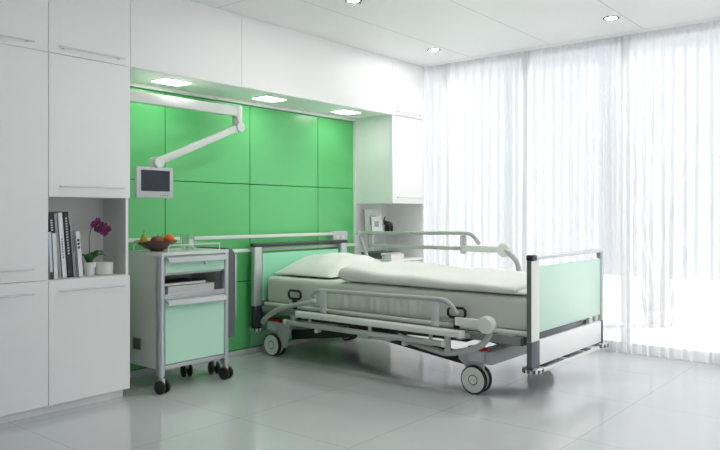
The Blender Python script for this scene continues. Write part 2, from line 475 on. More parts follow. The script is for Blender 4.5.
# ------------------------------------------------------------------ monitor on a wall arm
def monitor_arm():
    r = thing('monitor_arm', (2.41, 3.95, 1.845), 'white jointed swing arm reaching out of the left cabinet side, carrying a monitor', 'monitor arm')
    box(2.389, 2.41, 3.9, 4.0, 1.77, 1.92, .004).build('wall_plate', M_white, r)
    m = M(); m.box(2.41, 3.385, 3.922, 3.978, 1.812, 1.882, .008); m.build('upper_boom', M_white, r)
    k = M(); k.lathe([(0, -.08), (.030, -.08), (.036, -.07), (.036, .045), (.030, .055), (0, .055)], (3.395, 3.95, 1.835), seg=20)
    k.build('boom_joint', M_white, r)
    k = M(); k.cyl((3.395, 3.905, 1.733), (3.395, 3.975, 1.733), .035, 20); k.build('elbow', M_white, r)
    k = M(); k.tube([(3.385, 3.935, 1.76), (3.37, 3.918, 1.79), (3.362, 3.95, 1.81)], .007, 8, sm=1); k.build('cable', M_grey, r)
    P, Q = Vector((3.395, 3.94, 1.733)), Vector((2.70, 3.94, 1.437))
    d = Q - P; L = d.length
    mx = Matrix.Translation(P) @ d.to_track_quat('X', 'Z').to_matrix().to_4x4()
    k = M(); k.box(0, L, -.022, .022, -.024, .024, .009, mx=mx); k.build('spring_arm', M_white, r)
    k = M(); k.cyl((2.70, 3.90, 1.437), (2.70, 3.98, 1.437), .036, 20); k.build('wrist_joint', M_white, r)
    k = M(); k.tube([(2.675, 3.92, 1.455), (2.655, 3.9, 1.43), (2.68, 3.9, 1.40)], .007, 8, sm=1); k.build('cable', M_grey, r)
    k = M(); k.box(2.665, 2.715, 3.926, 3.965, 1.357, 1.437, .006); k.build('tilt_bracket', M_white, r)
    s_ = thing('wall_mounted_monitor', (2.66, 3.93, 1.205), 'small grey-framed flat monitor with a dark screen hanging from the white arm', 'monitor')
    k = M(); k.box(2.525, 2.80, 3.895, 3.924, 1.203, 1.403, .008); k.box(2.6, 2.76, 3.924, 3.95, 1.25, 1.355, .006); k.build('housing', M_lgrey, s_)
    k = M(); k.box(2.556, 2.772, 3.8935, 3.896, 1.247, 1.382, .001, 1); k.build('screen', M_screen, s_)
    for q in range(4):
        M().lathe([(0, 0), (.0035, 0), (.0035, .003), (0, .003)], (2.70 + q * .018, 3.8925, 1.222), 'Y', 10).build('button', M_slate, s_)
monitor_arm()

# ------------------------------------------------------------------ books, plants
def book(x, yc, zb, w, d, h, lean, cover, label, spine=None, group='books standing in the left niche'):
    """standing book, bottom-left spine corner at x; leans to the left by 'lean' rad"""
    R = Matrix.Translation((x, yc, zb)) @ Matrix.Rotation(-lean, 4, 'Y')
    lift = abs(math.sin(lean)) * 0
    r = thing('book', (x, yc, zb), label, 'book', group)
    t = .003; c = M()
    c.box(0, t, 0, d, 0, h, .0006, 1, R); c.box(w - t, w, 0, d, 0, h, .0006, 1, R); c.box(0, w, 0, t, 0, h, .0006, 1, R)
    c.build('cover', cover, r)
    M().box(t, w - t, t, d - .004, .004, h - .004, mx=R).build('pages', M_paper, r)
    if spine:
        k = M()
        for z0, z1, f0, f1 in spine: k.box(w * f0, w * f1, -.0006, 0, h * z0, h * z1, mx=R)
        k.build('spine_marks', M_silverink if cover is M_bblack else M_ink, r)
    return r
ZN = .737
lab = 'book standing in the left cabinet niche, '
def marks(z0, z1, n, f0=.3, f1=.7): return [(z0 + (z1 - z0) * k / n, z0 + (z1 - z0) * (k + .65) / n, f0, f1) for k in range(n)]
LN = .08
ZN1 = ZN + .0008
book(1.9055, 3.775, ZN1, .0205, .05, .262, .05, M_bblue, 'short pale blue booklet with a dark foot band, first from left in the niche', [(.0, .16, .05, .95)])
book(1.9275, 3.775, ZN1, .026, .05, .255, .05, M_bwhite, 'short white booklet in the left niche, between pale blue booklet and a dark spine')
book(1.9525, 3.832, ZN1, .030, .17, .372, LN, M_bblack, 'big black book in the left niche, tall behind the short pale blue booklet', marks(.72, .9, 5))
book(1.9840, 3.832, ZN1, .0195, .18, .366, LN, M_bgrey, 'dark grey narrow book in the left niche, pressed against the tall white one')
book(2.0050, 3.83, ZN1, .029, .18, .370, LN, M_bwhite, 'tall white book in the left niche, standing between two dark spines', marks(.3, .62, 8, .4, .6))
book(2.0355, 3.83, ZN1, .034, .18, .374, LN, M_bblack, 'tall black book with pale spine lettering, right of the tall white one', marks(.35, .93, 14, .35, .65))
book(2.0710, 3.83, ZN1, .0225, .17, .300, LN, M_bgrey, 'mid-height grey book in the left niche, right of the tall black one', marks(.5, .9, 6, .4, .6))
book(2.0950, 3.815, ZN1, .029, .17, .262, LN, M_bwhite, 'short white book last in the row, beside the orchid pot', marks(.62, .86, 3, .2, .7))

def orchid():
    cx, cy = 2.186, 3.862
    r = thing('potted_orchid', (cx, cy, ZN), 'magenta orchid in a small white rimmed pot in the left niche', 'plant')
    p = M().lathe([(0, 0), (.027, 0), (.031, .045), (.037, .048), (.038, .078), (.034, .078), (.032, .066), (0, .066)], (cx, cy, ZN + .0008), seg=28)
    pot = p.build('pot', M_ceramic, r)
    M().lathe([(0, .0), (.0325, .0), (.031, .003), (0, .006)], (cx, cy, ZN + .0668), seg=20).build('soil', M_soil, r)
    z = ZN + .070
    rnd = random.Random(2)
    for a, L, up in ((0.1, .095, .07), (2.9, .05, .05), (-.7, .09, .055), (4.2, .075, .045), (1.5, .07, .05), (.5, .085, .06)):
        def fn(u, v, a=a, L=L, up=up):
            w = .021 * math.sin(PI * min(1, u * .92 + .08)) ** .7
            s_ = (v - .5) * 2
            d = L * u; hh = up * math.sin(u * 2.1) + .010 * abs(s_) * math.sin(PI * u)
            return (cx + math.cos(a) * d - math.sin(a) * w * s_, cy + math.sin(a) * d + math.cos(a) * w * s_, z + hh)
        lf = M(); lf.grid(fn, 10, 5); lo = lf.build('leaf', M_leaf, r, angle=180)
        md = lo.modifiers.new('thick', 'SOLIDIFY'); md.thickness = .003
    path = [(cx, cy, z), (cx + .002, cy, z + .09), (cx - .001, cy, z + .16), (cx + .012, cy - .005, z + .215), (cx + .045, cy - .01, z + .240), (cx + .08, cy - .015, z + .225), (cx + .105, cy - .02, z + .19)]
    M().tube(path, .0028, 7, sm=2, r_end=.0018).build('stem', M_stem, r)
    fl = [(.03, -.012, .232), (.052, -.03, .205), (.064, -.01, .252), (.078, -.035, .228), (.092, -.02, .19), (.105, -.03, .222), (.125, -.03, .205), (.055, .01, .235), (.118, -.01, .18)]
    for k, (dx, dy, dz) in enumerate(fl):
        f = M(); c = Vector((cx + dx * .88 - .008, cy + dy, z + dz))
        yaw = rnd.uniform(-.5, .3); base = Matrix.Translation(c) @ Matrix.Rotation(yaw, 4, 'Z') @ Matrix.Rotation(rnd.uniform(-.25, .25), 4, 'X')
        for q in range(5):
            ang = PI / 2 + q * 2 * PI / 5; wd = 1. if q in (1, 4) else .62
            mx = base @ Matrix.Rotation(ang, 4, 'Y')
            def pf(u, v, mx=mx, wd=wd):
                w = .0135 * wd * math.sin(PI * min(1., u * .9 + .1)) ** .6; s_ = (v - .5) * 2
                return mx @ Vector((.003 + .021 * u, -.004 * u + .004 * s_ * s_, w * s_))
            f.grid(pf, 6, 5)
        f.ball(base @ Vector((0, -.006, -.002)), .006)
        f.build('flower', M_petal2 if k in (1, 3, 6) else M_petal, r, angle=180)
orchid()
pl = M().lathe([(0, 0), (.048, 0), (.0525, .004), (.053, .074), (.050, .074), (.0485, .02), (0, .018)], (2.281, 3.862, ZN + .0008), seg=36)
tag(pl.build('planter', M_ceramic), 'plain white round empty cachepot right of the orchid', 'pot')

# right corner shelf things
def photo_frame(x, y, z, w, h, lean, yaw, label):
    r = thing('photo_frame', (x, y, z), label, 'picture frame', 'frames on the corner shelf')
    R = Matrix.Translation((x, y, z + .0045)) @ Matrix.Rotation(yaw, 4, 'Z') @ Matrix.Rotation(-lean, 4, 'X')
    t = .018
    k = M(); k.box(-w / 2, w / 2, 0, t, 0, h, .002, 1, R); k.build('back_board', M_slate, r)
    k = M(); b = .016
    for a in ((-w / 2, w / 2, 0, b), (-w / 2, w / 2, h - b, h), (-w / 2, -w / 2 + b, b, h - b), (w / 2 - b, w / 2, b, h - b)):
        k.box(a[0], a[1], -.006, 0, a[2], a[3], mx=R)
    k.build('moulding', M_white, r)
    k = M(); k.box(-w / 2 + b, w / 2 - b, -.002, 0, b, h - b, mx=R); k.build('mount', M_bwhite, r)
    k = M(); k.box(-w * .21, w * .21, -.003, -.002, h * .28, h * .70, mx=R); k.build('picture', M_photo, r)
photo_frame(5.13, 4.05, .938, .165, .205, .16, -.55, 'larger white picture frame leaning at the back of the corner shelf')
photo_frame(5.072, 3.965, .938, .10, .135, .16, -.55, 'smaller white picture frame in front of the larger one')
def elephant(cx, cy, z):
    m = M()
    m.ball((cx + .01, cy, z + .062), .036, (1.15, .75, .9)); m.ball((cx + .042, cy, z + .055), .026, (.9, .8, 1.1))
    m.ball((cx - .034, cy, z + .078), .024, (.9, .85, 1.0))
    for dx in (-.014, .04):
        for dy in (-.015, .015): m.tube([(cx + dx, cy + dy, z + .05), (cx + dx + .002, cy + dy, z + .0)], .0135, 9, r_end=.0115)
    m.tube([(cx - .05, cy, z + .075), (cx - .062, cy, z + .09), (cx - .056, cy, z + .115), (cx - .04, cy, z + .135)], .010, 8, sm=2, r_end=.005)
    for s_ in (-1, 1): m.ball((cx - .022, cy + s_ * .022, z + .078), .02, (.75, .22, 1.05))
    m.tube([(cx + .064, cy, z + .07), (cx + .073, cy, z + .05), (cx + .073, cy, z + .03)], .004, 6, sm=1, r_end=.002)
    for s_ in (-1, 1): m.tube([(cx - .052, cy + s_ * .012, z + .068), (cx - .07, cy + s_ * .014, z + .066), (cx - .082, cy + s_ * .014, z + .076)], .0035, 6, sm=1, r_end=.0012)
    tag(m.build('elephant_figurine', M_figure, angle=60), 'small black elephant figurine with raised trunk on the corner shelf', 'figurine')
elephant(5.205, 3.94, .9388)
def flat_book(x0, x1, y0, y1, z, h, cover, label, group, name='book'):
    r = thing(name, ((x0 + x1) / 2, (y0 + y1) / 2, z), label, 'book', group); t = .003
    c = M(); c.box(x0, x1, y0, y1, z, z + t, .0006, 1); c.box(x0, x1, y0, y1, z + h - t, z + h, .0006, 1); c.box(x0, x0 + t, y0, y1, z, z + h, .0006, 1)
    c.build('cover', cover, r)
    box(x0 + t, x1 - .004, y0 + .004, y1 - .004, z + t, z + h - t).build('pages', M_paper, r)
gs = 'books stacked on the corner shelf'
flat_book(5.035, 5.36, 3.88, 4.12, .6908, .030, M_bgreen, 'dark green book at the bottom of the stack on the corner shelf', gs)
flat_book(5.035, 5.35, 3.89, 4.12, .7213, .028, M_bgreen, 'dark green book on top of the stack on the corner shelf', gs)
flat_book(5.07, 5.27, 3.80, 3.875, .6908, .045, M_bwhite, 'white paperback lying in front of the dark green stack on the corner shelf', gs)

# ------------------------------------------------------------------ bedside cart
def cart():
    x0, x1, y0, y1 = 2.535, 3.072, 3.655, 4.08
    r = thing('bedside_cart', ((x0 + x1) / 2, (y0 + y1) / 2, 0), 'white hospital bedside cart on castors with mint drawer and door', 'cart')
    zt, zb = .843, .145
    b = M()
    b.box(x0 + .006, x0 + .02, y0 + .05, y1 - .03, zb, zt); b.box(x1 - .02, x1 - .006, y0 + .05, y1 - .03, zb, zt)
    b.box(x0 + .02, x1 - .02, y1 - .045, y1 - .03, zb, zt); b.box(x0 + .02, x1 - .02, y0 + .03, y1 - .03, zb, zb + .018)
    b.box(x0 + .02, x1 - .02, y0 + .03, y1 - .045, .720, .730); b.box(x0 + .02, x1 - .02, y0 + .03, y1 - .045, .825, zt)
    b.build('body', M_white, r)
    for (x, y) in ((x0 + .018, y0 + .024), (x1 - .018, y0 + .024), (x0 + .018, y1 - .02), (x1 - .018, y1 - .02)):
        M().vbox(x - .020, x + .018, y - .026, y + .034, .105, zt, .016, 5).build('corner_post', M_metal, r)
    M().vbox(x0 - .004, x1 + .004, y0 - .006, y1 + .004, zt, .862, .025, 5).build('top_tray', M_white, r)
    # wire gallery round the top
    g = M(); gz = .905; q = .022
    xa, xb, ya, yb = x0 + .03, x1 - .035, y0 + .03, y1 - .02
    xs_ = 2.612
    g.tube([(xs_, ya, .862), (xs_, ya, gz - .012), (xs_ + .012, ya, gz), (xb - q, ya, gz), (xb, ya + q, gz), (xb, yb - q, gz), (xb - q, yb, gz), (xs_ + .012, yb, gz), (xs_, yb, gz - .012), (xs_, yb, .862)], .0035, 8)
    for (x, y) in ((xb - q, ya), (xb - q, yb)): g.cyl((x, y, .862), (x, y, gz), .0035, 8)
    g.build('gallery_rail', M_white, r)
    xi0, xi1 = x0 + .038, x1 - .038
    d = box(xi0, xi1, y0 + .006, y0 + .026, .733, .838, .002, 1).build('drawer', M_mint, r)
    prof = lambda z: [(y0 + .006, z + .035), (y0 - .022, z + .026), (y0 - .030, z + .0), (y0 - .026, z - .001), (y0 - .018, z + .018), (y0 + .006, z + .022)]
    k = M(); k.prism(prof(.800), xi0 + .004, xi1 - .004, 'X'); k.build('handle', M_lgrey, d)
    k = M(); k.lathe([(0, 0), (.008, 0), (.008, .004), (0, .004)], (2.875, y0 + .0025, .785), 'Y', 14); k.box(2.871, 2.879, y0 - .004, y0 + .004, .776, .794, .001); k.build('lock', M_chrome, d)
    k = M(); k.box(xi0 - .004, xi1 + .004, y0 + .008, y1 - .046, .578, .592); k.box(xi0 - .004, xi1 + .004, y0 + .004, y0 + .016, .572, .605, .002, 1); k.build('shelf', M_metal, r)
    d = box(xi0, xi1, y0 + .006, y0 + .026, .172, .569, .002, 1).build('door', M_mint, r)
    k = M(); k.prism(prof(.535), xi0 + .004, xi1 - .004, 'X'); k.build('handle', M_lgrey, d)
    box(xi0 - .004, xi1 + .004, y0 + .004, y0 + .03, .143, .168, .002, 1).build('bottom_rail', M_metal, r)
    # socket plate on the left side
    k = M(); k.box(x0 - .004, x0 + .0055, 3.87, 3.95, .245, .315, .003); k.build('side_latch', M_dgrey, r)
    # folded leaf on the right side
    lf = M(); lx0, lx1 = 3.082, 3.165
    lf.prism([(lx0, .262), (lx1 - .002, .262), (lx1 - .002, .815), (lx1 - .012, .845), (lx1 - .03, .862), (lx0 + .02, .872), (lx0, .872)], 3.705, 4.02, 'Y')
    leaf = lf.build('folding_leaf', M_dgrey, r)
    k = M(); k.box(lx1 - .0015, lx1 + .010, 3.700, 4.02, .40, .825, .003); k.build('leaf_edge', M_metal, leaf)
    k = M(); k.box(3.072, 3.083, 3.8, 3.9, .70, .74); k.build('leaf_hinge', M_metal, leaf)
    # castors
    for (x, y, a) in ((x0 + .02, y0 + .022, .25), (x1 - .02, y0 + .022, .25), (2.93, 3.94, -.3), (3.10, 3.86, -.3)):
        c = M(); c.cyl((x, y, .09), (x, y, .146 if y > 3.8 else .106), .013, 12); c.box(x - .012, x + .012, y - .026, y + .02, .052, .092, .006)
        cs = c.build('castor', M_lgrey, r)
        for s_ in (-1, 1):
            w = M(); R = Matrix.Translation((x, y - .012, .041)) @ Matrix.Rotation(a, 4, 'Z')
            w.lathe([(0, -.008), (.012, -.010), (.026, -.009), (.036, -.010), (.041, -.006), (.041, .006), (.036, .010), (0, .009)], (s_ * .022, 0, 0), 'X', 24, R)
            w.build('wheel', M_rubber, cs)
    # contents of the open shelf
    flat_book(2.62, 2.99, 3.70, 3.95, .593, .052, M_bwhite, 'thick white book lying in the open shelf of the cart', 'books in the cart shelf')
    flat_book(2.60, 2.93, 3.715, 3.96, .6458, .022, M_bblack, 'flat black book on top of the white one in the cart', 'books in the cart shelf')
cart()
ZT = .862
def bowl():
    cx, cy = 2.645, 3.855; R = .135
    t = M(); n = 40
    prof = [(.0, .0), (.30, .0), (.34, .006), (.55, .022), (.78, .043), (.94, .064), (1., .075), (.975, .076), (.90, .062), (.70, .040), (.45, .022), (.0, .014)]
    def fn(u, v):
        i = int(round(v * (len(prof) - 1))); r_, h = prof[i]; a = u * 2 * PI
        wav = 1 + .06 * math.sin(a * 3 + .6) * r_ ** 2
        return (cx + R * r_ * wav * math.cos(a), cy + R * r_ * wav * math.sin(a), ZT + .0008 + h * .84 * (1 + .10 * math.sin(a * 3 + 2) * r_ ** 3))
    t.grid(fn, n, len(prof), closed_u=True)
    bmesh.ops.remove_doubles(t.bm, verts=t.bm.verts, dist=1e-5); bmesh.ops.recalc_face_normals(t.bm, faces=t.bm.faces[:])
    tag(t.build('fruit_bowl', M_bowl, angle=60), 'dark brown glossy fruit bowl with a wavy rim on the cart top', 'bowl')
    def fruit(name, prof, dx, dy, z, mt, label, rot=(0, 0), stem=None):
        r = thing(name, (cx + dx, cy + dy, z), label, 'fruit', 'fruit in the dark bowl')
        R_ = Matrix.Translation((cx + dx, cy + dy, z)) @ Matrix.Rotation(rot[0], 4, 'X') @ Matrix.Rotation(rot[1], 4, 'Y')
        M().lathe(prof, (0, 0, 0), seg=22, mx=R_).build('flesh', mt, r, angle=180)
        if stem:
            k = M(); a, b, c = R_ @ Vector((0, 0, stem)), R_ @ Vector((.002, 0, stem + .012)), R_ @ Vector((.006, 0, stem + .022))
            k.tube([a, b, c], .0018, 6); k.build('stem', M_stem, r)
    ap = [(0, .006), (.010, .001), (.022, .004), (.032, .018), (.035, .034), (.031, .050), (.020, .061), (.010, .062), (0, .056)]
    og = [(0, 0), (.014, .003), (.026, .012), (.033, .026), (.034, .034), (.031, .047), (.022, .058), (.010, .064), (0, .065)]
    pe = [(0, 0), (.012, .002), (.023, .012), (.027, .026), (.023, .042), (.015, .056), (.012, .066), (.007, .073), (0, .075)]
    fruit('pear', pe, -.052, .063, ZT + .040, M_pear, 'yellow-green pear standing at the left side of the dark bowl', (.1, -.1), .074)
    fruit('apple', ap, -.030, -.022, ZT + .034, M_apple, 'dark red apple in the middle front of the dark bowl', (.2, .1), .056)
    fruit('apple', ap, .040, .040, ZT + .034, M_apple2, 'reddish yellow apple half hidden at the back of the dark bowl', (.1, .3), .056)
    fruit('orange', og, .050, -.060, ZT + .044, M_orange, 'bright orange fruit at the right side of the dark bowl')
bowl()
def tumbler(x, y, h, r, label):
    m = M(); m.lathe([(0, 0), (r * .86, 0), (r * .90, .004), (r, h), (r - .0025, h), (r * .84, .012), (0, .010)], (x, y, ZT + .0008), seg=18)
    tag(m.build('tumbler', M_tumbler), label, 'glass', 'clear tumblers on the cart')
tumbler(2.828, 3.80, .105, .024, 'clear drinking glass on the cart, left of the pair nearest the front')
tumbler(2.880, 3.815, .105, .024, 'clear drinking glass on the cart, rightmost of the three')
tumbler(2.862, 3.865, .105, .024, 'clear drinking glass on the cart, rear one behind the other two')

# ------------------------------------------------------------------ hospital bed
BX0, BX1 = 3.68, 4.79
def bed():
    r = thing('hospital_bed', (4.235, 2.95, 0), 'white and grey adjustable hospital bed with mint end boards and side rails', 'hospital bed')
    def roller(par, x, y, z):
        k = M(); k.lathe([(0, 0), (.042, 0), (.058, .006), (.060, .016), (.058, .026), (.042, .032), (0, .032)], (x, y, z), seg=28)
        k.mi = 1
        for q in range(12):
            a = q * PI / 6
            R_ = Matrix.Translation((x, y, z)) @ Matrix.Rotation(a, 4, 'Z')
            k.box(.052, .0615, -.008, .008, .005, .027, .002, 1, R_)
        k.build('bumper_roller', [M_chrome, M_slate], par)
    # ---- footboard (its outer face is towards the camera)
    y0, y1 = 1.770, 1.800; FX = 3.688
    f = M(); f.box(FX + .108, 4.762, y0 + .008, y1 - .008, .412, .797, .006)
    fb = f.build('footboard', M_mintbacklit, r)
    for x, nm in ((FX, 0), (BX1 - .10, 1)):
        k = M()
        if nm == 0: k.vbox(x, x + .105, y0 + .003, y1 + .002, .372, .838, .004, 3)
        else: k.vbox(x + .073, x + .103, y0 + .003, y1 + .002, .372, .838, .004, 3)
        k.build('post', M_white if nm == 0 else M_lgrey, fb)
        k = M()
        if nm == 0: k.vbox(x, x + .105, y0 + .001, y1 + .004, .222, .372, .005, 3)
        else: k.vbox(x + .073, x + .103, y0 + .001, y1 + .004, .222, .372, .005, 3)
        k.build('post_foot', M_slate if nm == 0 else M_dslate, fb)
        if nm == 0: box(FX - .0015, FX + .003, y0 + .004, y1 + .001, .374, .832).build('side_strip', M_side, fb)
        roller(fb, x + (.052 if nm == 0 else .07), y0 + .018, .188)
    k = M(); k.box(FX + .03, BX1, y0 - .004, y1 + .004, .838, .862, .008, 3); k.build('grip_bar', M_metal, fb)
    k = M(); k.box(FX - .004, FX + .06, y0 - .006, y1 + .006, .832, .866, .008, 3); k.build('corner_cap', M_black, fb)
    k = M(); k.box(BX1 - .05, BX1 - .02, y0 + .002, y1, .80, .838, .002); k.build('spacer', M_grey, fb)
    k = M(); k.box(FX + .107, 4.760, y0 + .002, y1, .225, .372, .006); k.build('lower_panel', M_cab, fb)
    k = M(); k.box(FX + .107, 4.45, y0 + .014, y1 + .02, .376, .410, .004); k.build('recess_strip', M_slate, fb)
    for xx in (4.55, 4.66): box(xx, xx + .05, y0 + .006, y1, .374, .408, .005).build('clip', M_lgrey, fb)
    # floor-side pedal bar under the footboard
    k = M(); k.box(BX0 + .07, 4.70, y0 - .01, y0 + .05, .182, .206, .006); k.build('pedal_bar', M_white, fb)
    k = M()
    for a, b in ((3.86, 4.12), (4.2, 4.42), (4.48, 4.56)): k.box(a, b, y0 - .004, y0 + .045, .2055, .2125, .002)
    k.build('pedal', M_slate, fb)
    # ---- headboard (its inner face is towards the camera)
    y0, y1 = 4.085, 4.120
    f = M(); f.box(BX0 + .1, BX1 - .1, y0 + .012, y1 - .006, .385, .792, .006)
    hb = f.build('headboard', M_mintshade, r)
    for x in (BX0, BX1 - .085):
        k = M(); k.vbox(x, x + .085, y0 - .006, y1 + .006, .385, .842, .014, 4); k.build('post', M_metal, hb)
        k = M(); k.vbox(x, x + .085, y0 - .008, y1 + .008, .225, .385, .014, 4); k.build('post_foot', M_dslate, hb)
        roller(hb, x + .042, y0 + .012, .190)
    k = M(); k.box(BX0 - .004, BX1 + .004, y0 - .008, y1 + .008, .842, .870, .008, 3); k.build('grip_bar', M_dslate, hb)
    k = M(); k.box(BX0 + .08, BX1 - .08, y0 - .002, y0 + .012, .388, .42, .003); k.build('lower_trim', M_slate, hb)
    # ---- mattress platform and frame
    k = M(); k.box(3.765, 4.715, 1.83, 4.07, .385, .412, .008); k.build('mattress_platform', M_white, r)
    for x in (3.735, 4.705):
        k = M(); k.box(x, x + .04, 1.86, 4.06, .335, .383, .005); k.build('side_member', M_mgrey, r)
    k = M()
    for yy in (1.87, 2.5, 3.2, 3.98): k.box(3.775, 4.705, yy, yy + .05, .325, .384, .004)
    k.build('cross_member', M_dgrey, r)
    # chassis: end beams over the castors and the lifting arms
    for yy in (2.085, 3.86):
        k = M(); k.box(3.80, 4.68, yy, yy + .11, .178, .262, .008); k.build('chassis_beam', M_lgrey, r)
    for x in (3.885, 4.565):
        k = M()
        for a, b in (((2.20, .165), (3.06, .268)), ((3.86, .165), (3.16, .260))):
            d = Vector((0, b[0] - a[0], b[1] - a[1])); mx = Matrix.Translation((x, a[0], a[1])) @ d.to_track_quat('Y', 'Z').to_matrix().to_4x4()
            k.box(-.022, .022, 0, d.length, -.035, .035, .005, mx=mx)
        k.build('lifting_arm', M_black, r)
    k = M(); k.box(3.87, 4.6, 2.95, 3.27, .225, .335, .01); k.box(3.86, 4.62, 2.3, 3.8, .288, .326, .006); k.build('lift_housing', M_black, r)
    k = M(); k.box(3.765, 3.86, 3.02, 3.12, .235, .262, .006); k.build('motor_bracket', M_lgrey, r)
    # ---- castors
    def caster(x, y, sgn):
        k = M()
        k.prism([(y - .055, .262), (y + .12, .262), (y + .12, .20), (y + .05, .14), (y + .028, .085), (y - .028, .085), (y - .05, .15)] if sgn > 0 else
                [(y + .055, .262), (y - .16, .262), (y - .16, .20), (y - .11, .07), (y - .075, .07), (y - .028, .085), (y + .028, .085), (y + .05, .15)], x + .018, x + .042, 'X')
        k.box(x - .01, x + .085, y - .05, y + .055, .195, .266, .012)
        cs = k.build('castor', M_lgrey, r)
        for dx, s_ in ((0, -1), (.060, 1)):
            w = M(); w.lathe([(.060, -.013), (.083, -.013), (.0875, -.009), (.0875, .009), (.083, .013), (.060, .013)], (x + dx, y, .0875), 'X', 36)
            w.mi = 1
            w.lathe([(0, -.0165), (.026, -.0165), (.0275, -.011), (.031, -.011), (.033, -.0150), (.060, -.0155), (.078, -.0136), (.078, .0136), (.060, .0155), (0, .0145)], (x + dx, y, .0875), 'X', 36)
            w.build('wheel', [M_rubber, M_white], cs)
        p = M(); ped = [(y + .05, .267), (y - .045, .266), (y - .08, .27), (y - .08, .282), (y - .045, .286), (y + .05, .288)]
        ped = [(2 * y - a if sgn < 0 else a, b) for a, b in ped]
        p.prism(ped, x + .005, x + .055, 'X', .004); p.build('brake_pedal', M_red, cs)
    caster(3.757, 2.185, 1); caster(3.775, 3.98, -1); caster(4.66, 2.185, 1); caster(4.66, 3.98, -1)
    # ---- mattress retainer loops
    for x, s_ in ((3.752, -1), (4.728, 1)):
        for yc, z in ((3.715, .495), (2.305, .487)):
            k = M(); hw, hh = .062, .030; c = .016
            k.tube([(x, yc - hw + c, z - hh), (x, yc + hw - c, z - hh), (x, yc + hw, z - hh + c), (x, yc + hw, z + hh - c), (x, yc + hw - c, z + hh), (x, yc - hw + c, z + hh), (x, yc - hw, z + hh - c), (x, yc - hw, z - hh + c)], .009, 8, closed=True)
            k.box(x - .006, x + .006, yc - .02, yc + .02, .39, z - hh + .004, .002)
            k.build('mattress_retainer', M_black, r)
    # ---- side rails: near one folded down, far one raised
    def side_rail(x, s_, dz, dy, label):
        """x plane, s_ = outward sign, dz/dy = shift of the top tube when raised"""
        k = M(); rt = .0155
        zt = .562 + dz
        a = M(); a.tube([(x, 3.43 + dy, zt - .065), (x, 3.44 + dy, zt - .03), (x, 3.41 + dy, zt - .006), (x, 3.38 + dy, zt - .004), (x, 2.9 + dy, zt + .002), (x, 2.40 + dy, zt + .012), (x, 2.33 + dy, zt + .008), (x, 2.285 + dy, zt - .018), (x, 2.245 + dy, zt - .072)], rt, 10, sm=2)
        o = a.build('side_rail', M_grey, r); o['label'] = label
        for yy in (3.33, 2.395):
            b = M(); b.box(x + s_ * .012 - .008, x + s_ * .012 + .008, yy + dy - .026, yy + dy + .026, zt - .155, zt - .008, .004)
            b.cyl((x + s_ * .012, yy + dy, zt - .135), (x + s_ * .03, yy + dy, zt - .135), .012, 12)
            b.build('bracket', M_lgrey, o)
        b = M(); zz = zt - .112
        b.box(x + s_ * .004 - .012, x + s_ * .004 + .012, 2.02 + dy, (2.255 if dz < .1 else 2.40) + dy, zz - .024, zz + .026, .006); b.build('handle_bar', M_white, o)
        b = M(); b.lathe([(0, -.026), (.044, -.026), (.052, -.018), (.052, .018), (.044, .026), (0, .026)], (x + s_ * .012, 2.035 + dy, zz), 'X', 30); b.build('pivot_disc', M_white, o)
        if dz < .1:      # folded: lower linkage and bumper bars beside the frame
            b = M(); b.tube([(x, 2.02, zz - .03), (x, 2.03, .385), (x, 2.07, .325), (x, 2.16, .285), (x, 2.32, .243), (x, 2.40, .255), (x, 2.60, .287), (x + .06, 2.72, .30)], .019, 10, sm=2)
            b.build('link_tube', M_grey, o)
            b = M(); b.tube([(x + .02, 3.985, .272), (x, 3.95, .30), (x, 3.88, .345), (x, 3.76, .405), (x, 3.6, .440), (x, 3.44, .468)], .019, 10, sm=2)
            b.build('link_tube', M_grey, o)
            b = M(); b.ball((x, 3.435, zt - .078), .020, (.8, 1.1, 1)); b.build('end_knob', M_white, o)
            for (ya, yb, z, w, h) in ((2.20, 3.565, .378, .05, .042), (2.32, 3.70, .306, .034, .036)):
                b = M(); b.box(x - .022 - w / 2, x - .022 + w / 2, ya, yb, z - h / 2, z + h / 2, .010, 3); b.build('bumper_bar', M_white if w > .04 else M_grey, o)
                for ye, e_ in ((ya, -1), (yb, 1)):
                    b = M(); b.box(x - .022 - w / 2 - .002, x - .022 + w / 2 + .002, ye - .02 if e_ > 0 else ye - .012, ye + .012 if e_ > 0 else ye + .02, z - h / 2 - .002, z + h / 2 + .002, .010, 3); b.build('end_cap', M_white, o)
            b = M()
            for yy in (2.42, 2.9, 3.45): b.box(x - .03, x - .018, yy - .012, yy + .012, .32, .36, .002)
            for yy in (2.30, 3.62): b.box(x - .03, x - .008, yy - .018, yy + .018, .245 if yy < 3 else .30, .36, .003)
            b.box(x - .02, x + .09, 2.2, 2.24, .345, .37, .003); b.box(x - .02, x + .09, 3.5, 3.54, .345, .37, .003)
            b.build('link_plate', M_grey, o)
            b = M()
            for yy in (2.62, 3.38): b.lathe([(0, -.02), (.016, -.02), (.016, .02), (0, .02)], (x - .015, yy, .275), 'X', 16)
            b.box(x - .01, x + .05, 2.75, 2.90, .268, .288, .004); b.build('roller', M_lgrey, o)
        else:            # raised: middle bar and bent end tubes down to the frame
            b = M(); b.box(x - .012, x + .012, 2.42 + dy, 3.34 + dy, zz - .014, zz + .016, .004); b.build('middle_bar', M_grey, o)
            b = M(); b.tube([(x, 2.02 + dy, zz), (x, 1.965 + dy, zz - .04), (x, 1.92 + dy, zz - .09), (x, 1.905 + dy, zz - .15), (x, 1.93 + dy, .40)], .018, 10, sm=2)
            b.build('link_tube', M_grey, o)
            b = M(); b.tube([(x, 3.43 + dy, zt - .065), (x, 3.36 + dy, zz - .10), (x, 3.30 + dy, .40)], .018, 10, sm=1)
            b.build('link_tube', M_grey, o)
    side_rail(3.66, -1, 0, 0, 'grey side rail on the near side of the bed, folded down')
